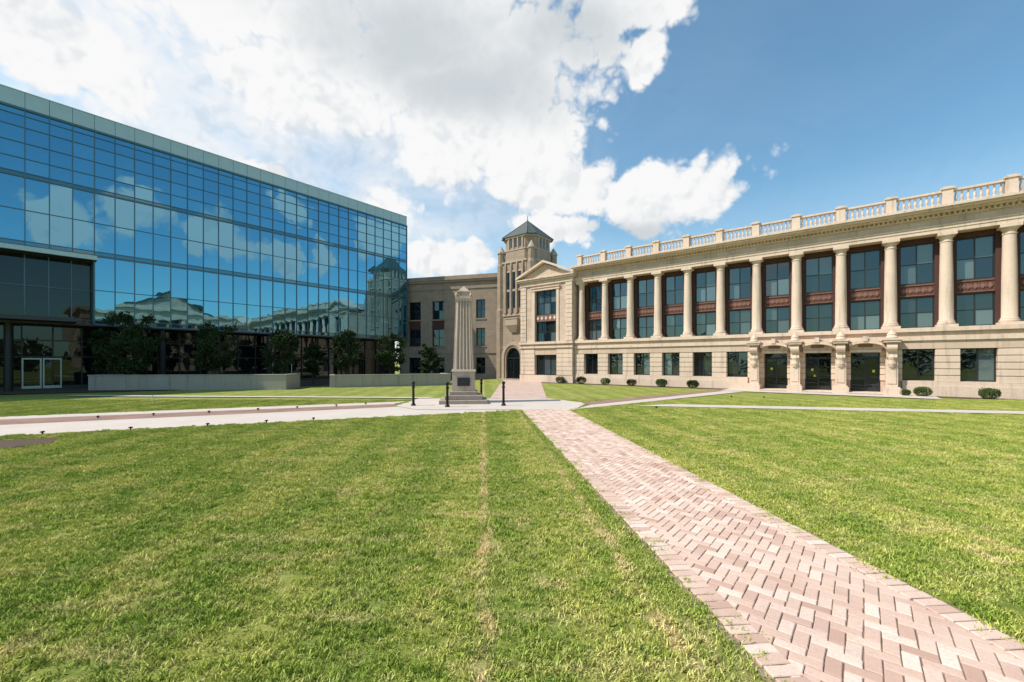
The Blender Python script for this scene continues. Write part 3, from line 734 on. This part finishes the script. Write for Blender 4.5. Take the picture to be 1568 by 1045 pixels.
# ------------------------------------------------------------------ sky
wd=bpy.data.worlds.new("World"); scene.world=wd; wd.use_nodes=True
try:
    wd.cycles.sampling_method='MANUAL'; wd.cycles.sample_map_resolution=256
except Exception: pass
nt=wd.node_tree; nt.nodes.clear(); h=NT(nt)
sky=h.n('ShaderNodeTexSky',sky_type='NISHITA'); sky.sun_disc=False; sky.sun_elevation=math.radians(SUN_EL); sky.sun_rotation=math.radians(270)
sky.air_density=1.0; sky.dust_density=.8; sky.ozone_density=1.0
tc=h.n('ShaderNodeTexCoord').outputs['Generated']
D=h.v('NORMALIZE',tc); sep=h.n('ShaderNodeSeparateXYZ'); h.l(D,sep.inputs[0])
az=h.m('ARCTAN2',sep.outputs[0],sep.outputs[1]); el=h.m('ARCSINE',sep.outputs[2])
wn=h.n('ShaderNodeTexNoise'); h.l(D,wn.inputs['Vector']); wn.inputs['Scale'].default_value=4; wn.inputs['Detail'].default_value=2
ws=h.n('ShaderNodeSeparateColor'); h.l(wn.outputs['Color'],ws.inputs[0])
azw=h.m('ADD',az,h.m('MULTIPLY',h.m('SUBTRACT',ws.outputs[0],.5),.20)); elw=h.m('ADD',el,h.m('MULTIPLY',h.m('SUBTRACT',ws.outputs[1],.5),.14))
def ang(x,y): 
    X=(x-784)/F; Z=(555-y)/F
    return math.atan2(X,1),math.atan2(Z,math.hypot(1,X))
def blob(a,e,ra,re):
    A=h.m('DIVIDE',h.m('SUBTRACT',azw,a),ra); E=h.m('DIVIDE',h.m('SUBTRACT',elw,e),re)
    return h.m('SUBTRACT',1.0,h.m('SQRT',h.m('ADD',h.m('MULTIPLY',A,A),h.m('MULTIPLY',E,E))))
def pb(x,y,rx,ry):
    a,e=ang(x,y); a1,_=ang(x+rx,y); a0,_=ang(x-rx,y); _,e1=ang(x,y-ry); _,e0=ang(x,y+ry)
    return blob(a,e,(a1-a0)/2,(e1-e0)/2)
def mx(l):
    r=l[0]
    for q in l[1:]: r=h.m('SMOOTH_MAX',r,q,.12)
    return r
front=[pb(420,10,340,110),pb(60,60,190,90),pb(700,70,260,130),pb(750,205,145,100),pb(690,245,95,50),pb(520,160,180,60),pb(960,0,150,60),pb(990,75,45,45),
 pb(1015,295,150,58),pb(1085,290,75,45),pb(870,280,85,50),pb(600,325,60,36),pb(710,398,90,32),pb(375,240,60,22),pb(860,345,60,40)]
def refl(x,y,rx,ry):
    X=(x-784)/F; Z=(555-y)/F; n=(.774,-.633); d=X*n[0]+n[1]
    X2,Y2=X-2*d*n[0],1-2*d*n[1]
    return blob(math.atan2(X2,Y2),math.atan2(Z,math.hypot(1,X)),math.radians(rx),math.radians(ry))
back=[refl(125,355,3.5,3),refl(225,330,2.2,2.2),refl(335,365,3.2,3),refl(430,405,2.5,2),refl(460,312,3,2),refl(505,392,2,2.5),refl(600,372,2.5,3)]
more=[blob(-1.6,.35,.5,.16),blob(2.9,.6,.3,.12),blob(-2.5,.3,.5,.12)]
f=mx(front+back+more)
def billow(vec,fine=True):
    def fold(sc): return h.m('ABSOLUTE',h.m('SUBTRACT',h.noise(vec,sc,0),.5))
    s=h.m('MULTIPLY',fold(7.0),1.5)
    s=h.m('ADD',s,h.m('MULTIPLY',fold(17.0),.95)); s=h.m('ADD',s,h.m('MULTIPLY',fold(38.0),.55))
    if fine: s=h.m('ADD',s,h.m('MULTIPLY',fold(85.0),.28))
    n=h.noise(vec,5.0,6 if fine else 3,.6)
    return h.m('ADD',h.m('SUBTRACT',s,.34),h.m('MULTIPLY',h.m('SUBTRACT',n,.5),1.1))
B1=billow(D); B2=billow(h.v('ADD',D,tuple(Vector((-.5,0,.85))*.022)),False)
dens=h.m('ADD',f,B1)
mask=h.ss(dens,-.06,.28)
vn=h.noise(h.scalev(D,(1,1,2.0)),2.6,5,.60,.5)
veil=h.m('MULTIPLY',h.ss(vn,.30,.66,.25,1),h.ss(az,.30,-.40,.06,.92))
front_only=h.ss(h.m('ABSOLUTE',az),1.35,1.1)
veil=h.m('MULTIPLY',veil,front_only)
haze=h.ss(el,.42,.03,0,.42)
veil=h.m('MAXIMUM',veil,h.m('MULTIPLY',haze,front_only))
inv=h.m('MULTIPLY',h.m('SUBTRACT',1.0,mask),h.m('SUBTRACT',1.0,veil))
mask=h.m('SUBTRACT',1.0,inv)
lit=h.m('SUBTRACT',B1,B2)
gray=mx([pb(640,60,260,100),pb(860,50,150,80),pb(740,130,180,80),pb(980,345,140,30)])
gsh=h.ss(h.m('ADD',gray,h.m('MULTIPLY',B1,.5)),-.15,.9)
base=h.mix(gsh,(1.0,1.0,1.0),(.66,.71,.74))
base=h.mix(h.ss(lit,.04,-.30,0,.38),base,(.60,.67,.73))
skyc=h.mix(1.0,sky.outputs[0],(1.02,1.46,1.45),'MULTIPLY')
b1=h.n('ShaderNodeBackground'); h.l(skyc,b1.inputs[0]); b1.inputs[1].default_value=.125
b2_=h.n('ShaderNodeBackground'); h.l(base,b2_.inputs[0]); b2_.inputs[1].default_value=.95
ms=h.n('ShaderNodeMixShader'); h.l(mask,ms.inputs[0]); h.l(b1.outputs[0],ms.inputs[1]); h.l(b2_.outputs[0],ms.inputs[2])
out=h.n('ShaderNodeOutputWorld'); h.l(ms.outputs[0],out.inputs[0])

sl=bpy.data.lights.new('sun','SUN'); sl.energy=5.0; sl.angle=math.radians(.5); sl.color=(1,.935,.84)
so=bpy.data.objects.new('sun',sl); scene.collection.objects.link(so)
sdir=Vector((-math.cos(math.radians(SUN_EL)),-.14,math.sin(math.radians(SUN_EL)))).normalized()
so.rotation_euler=(-sdir).to_track_quat('-Z','Y').to_euler()

cam=bpy.data.cameras.new('camera'); co=bpy.data.objects.new('camera',cam); scene.collection.objects.link(co)
co.location=(0,0,EYE); co.rotation_euler=(math.radians(90),0,0); cam.sensor_width=36; cam.lens=36*F/1568
cam.shift_y=32.5/1568; cam.clip_end=4000; cam.clip_start=.05
scene.camera=co
scene.view_settings.view_transform='Standard'; scene.view_settings.look='None'; scene.view_settings.exposure=0
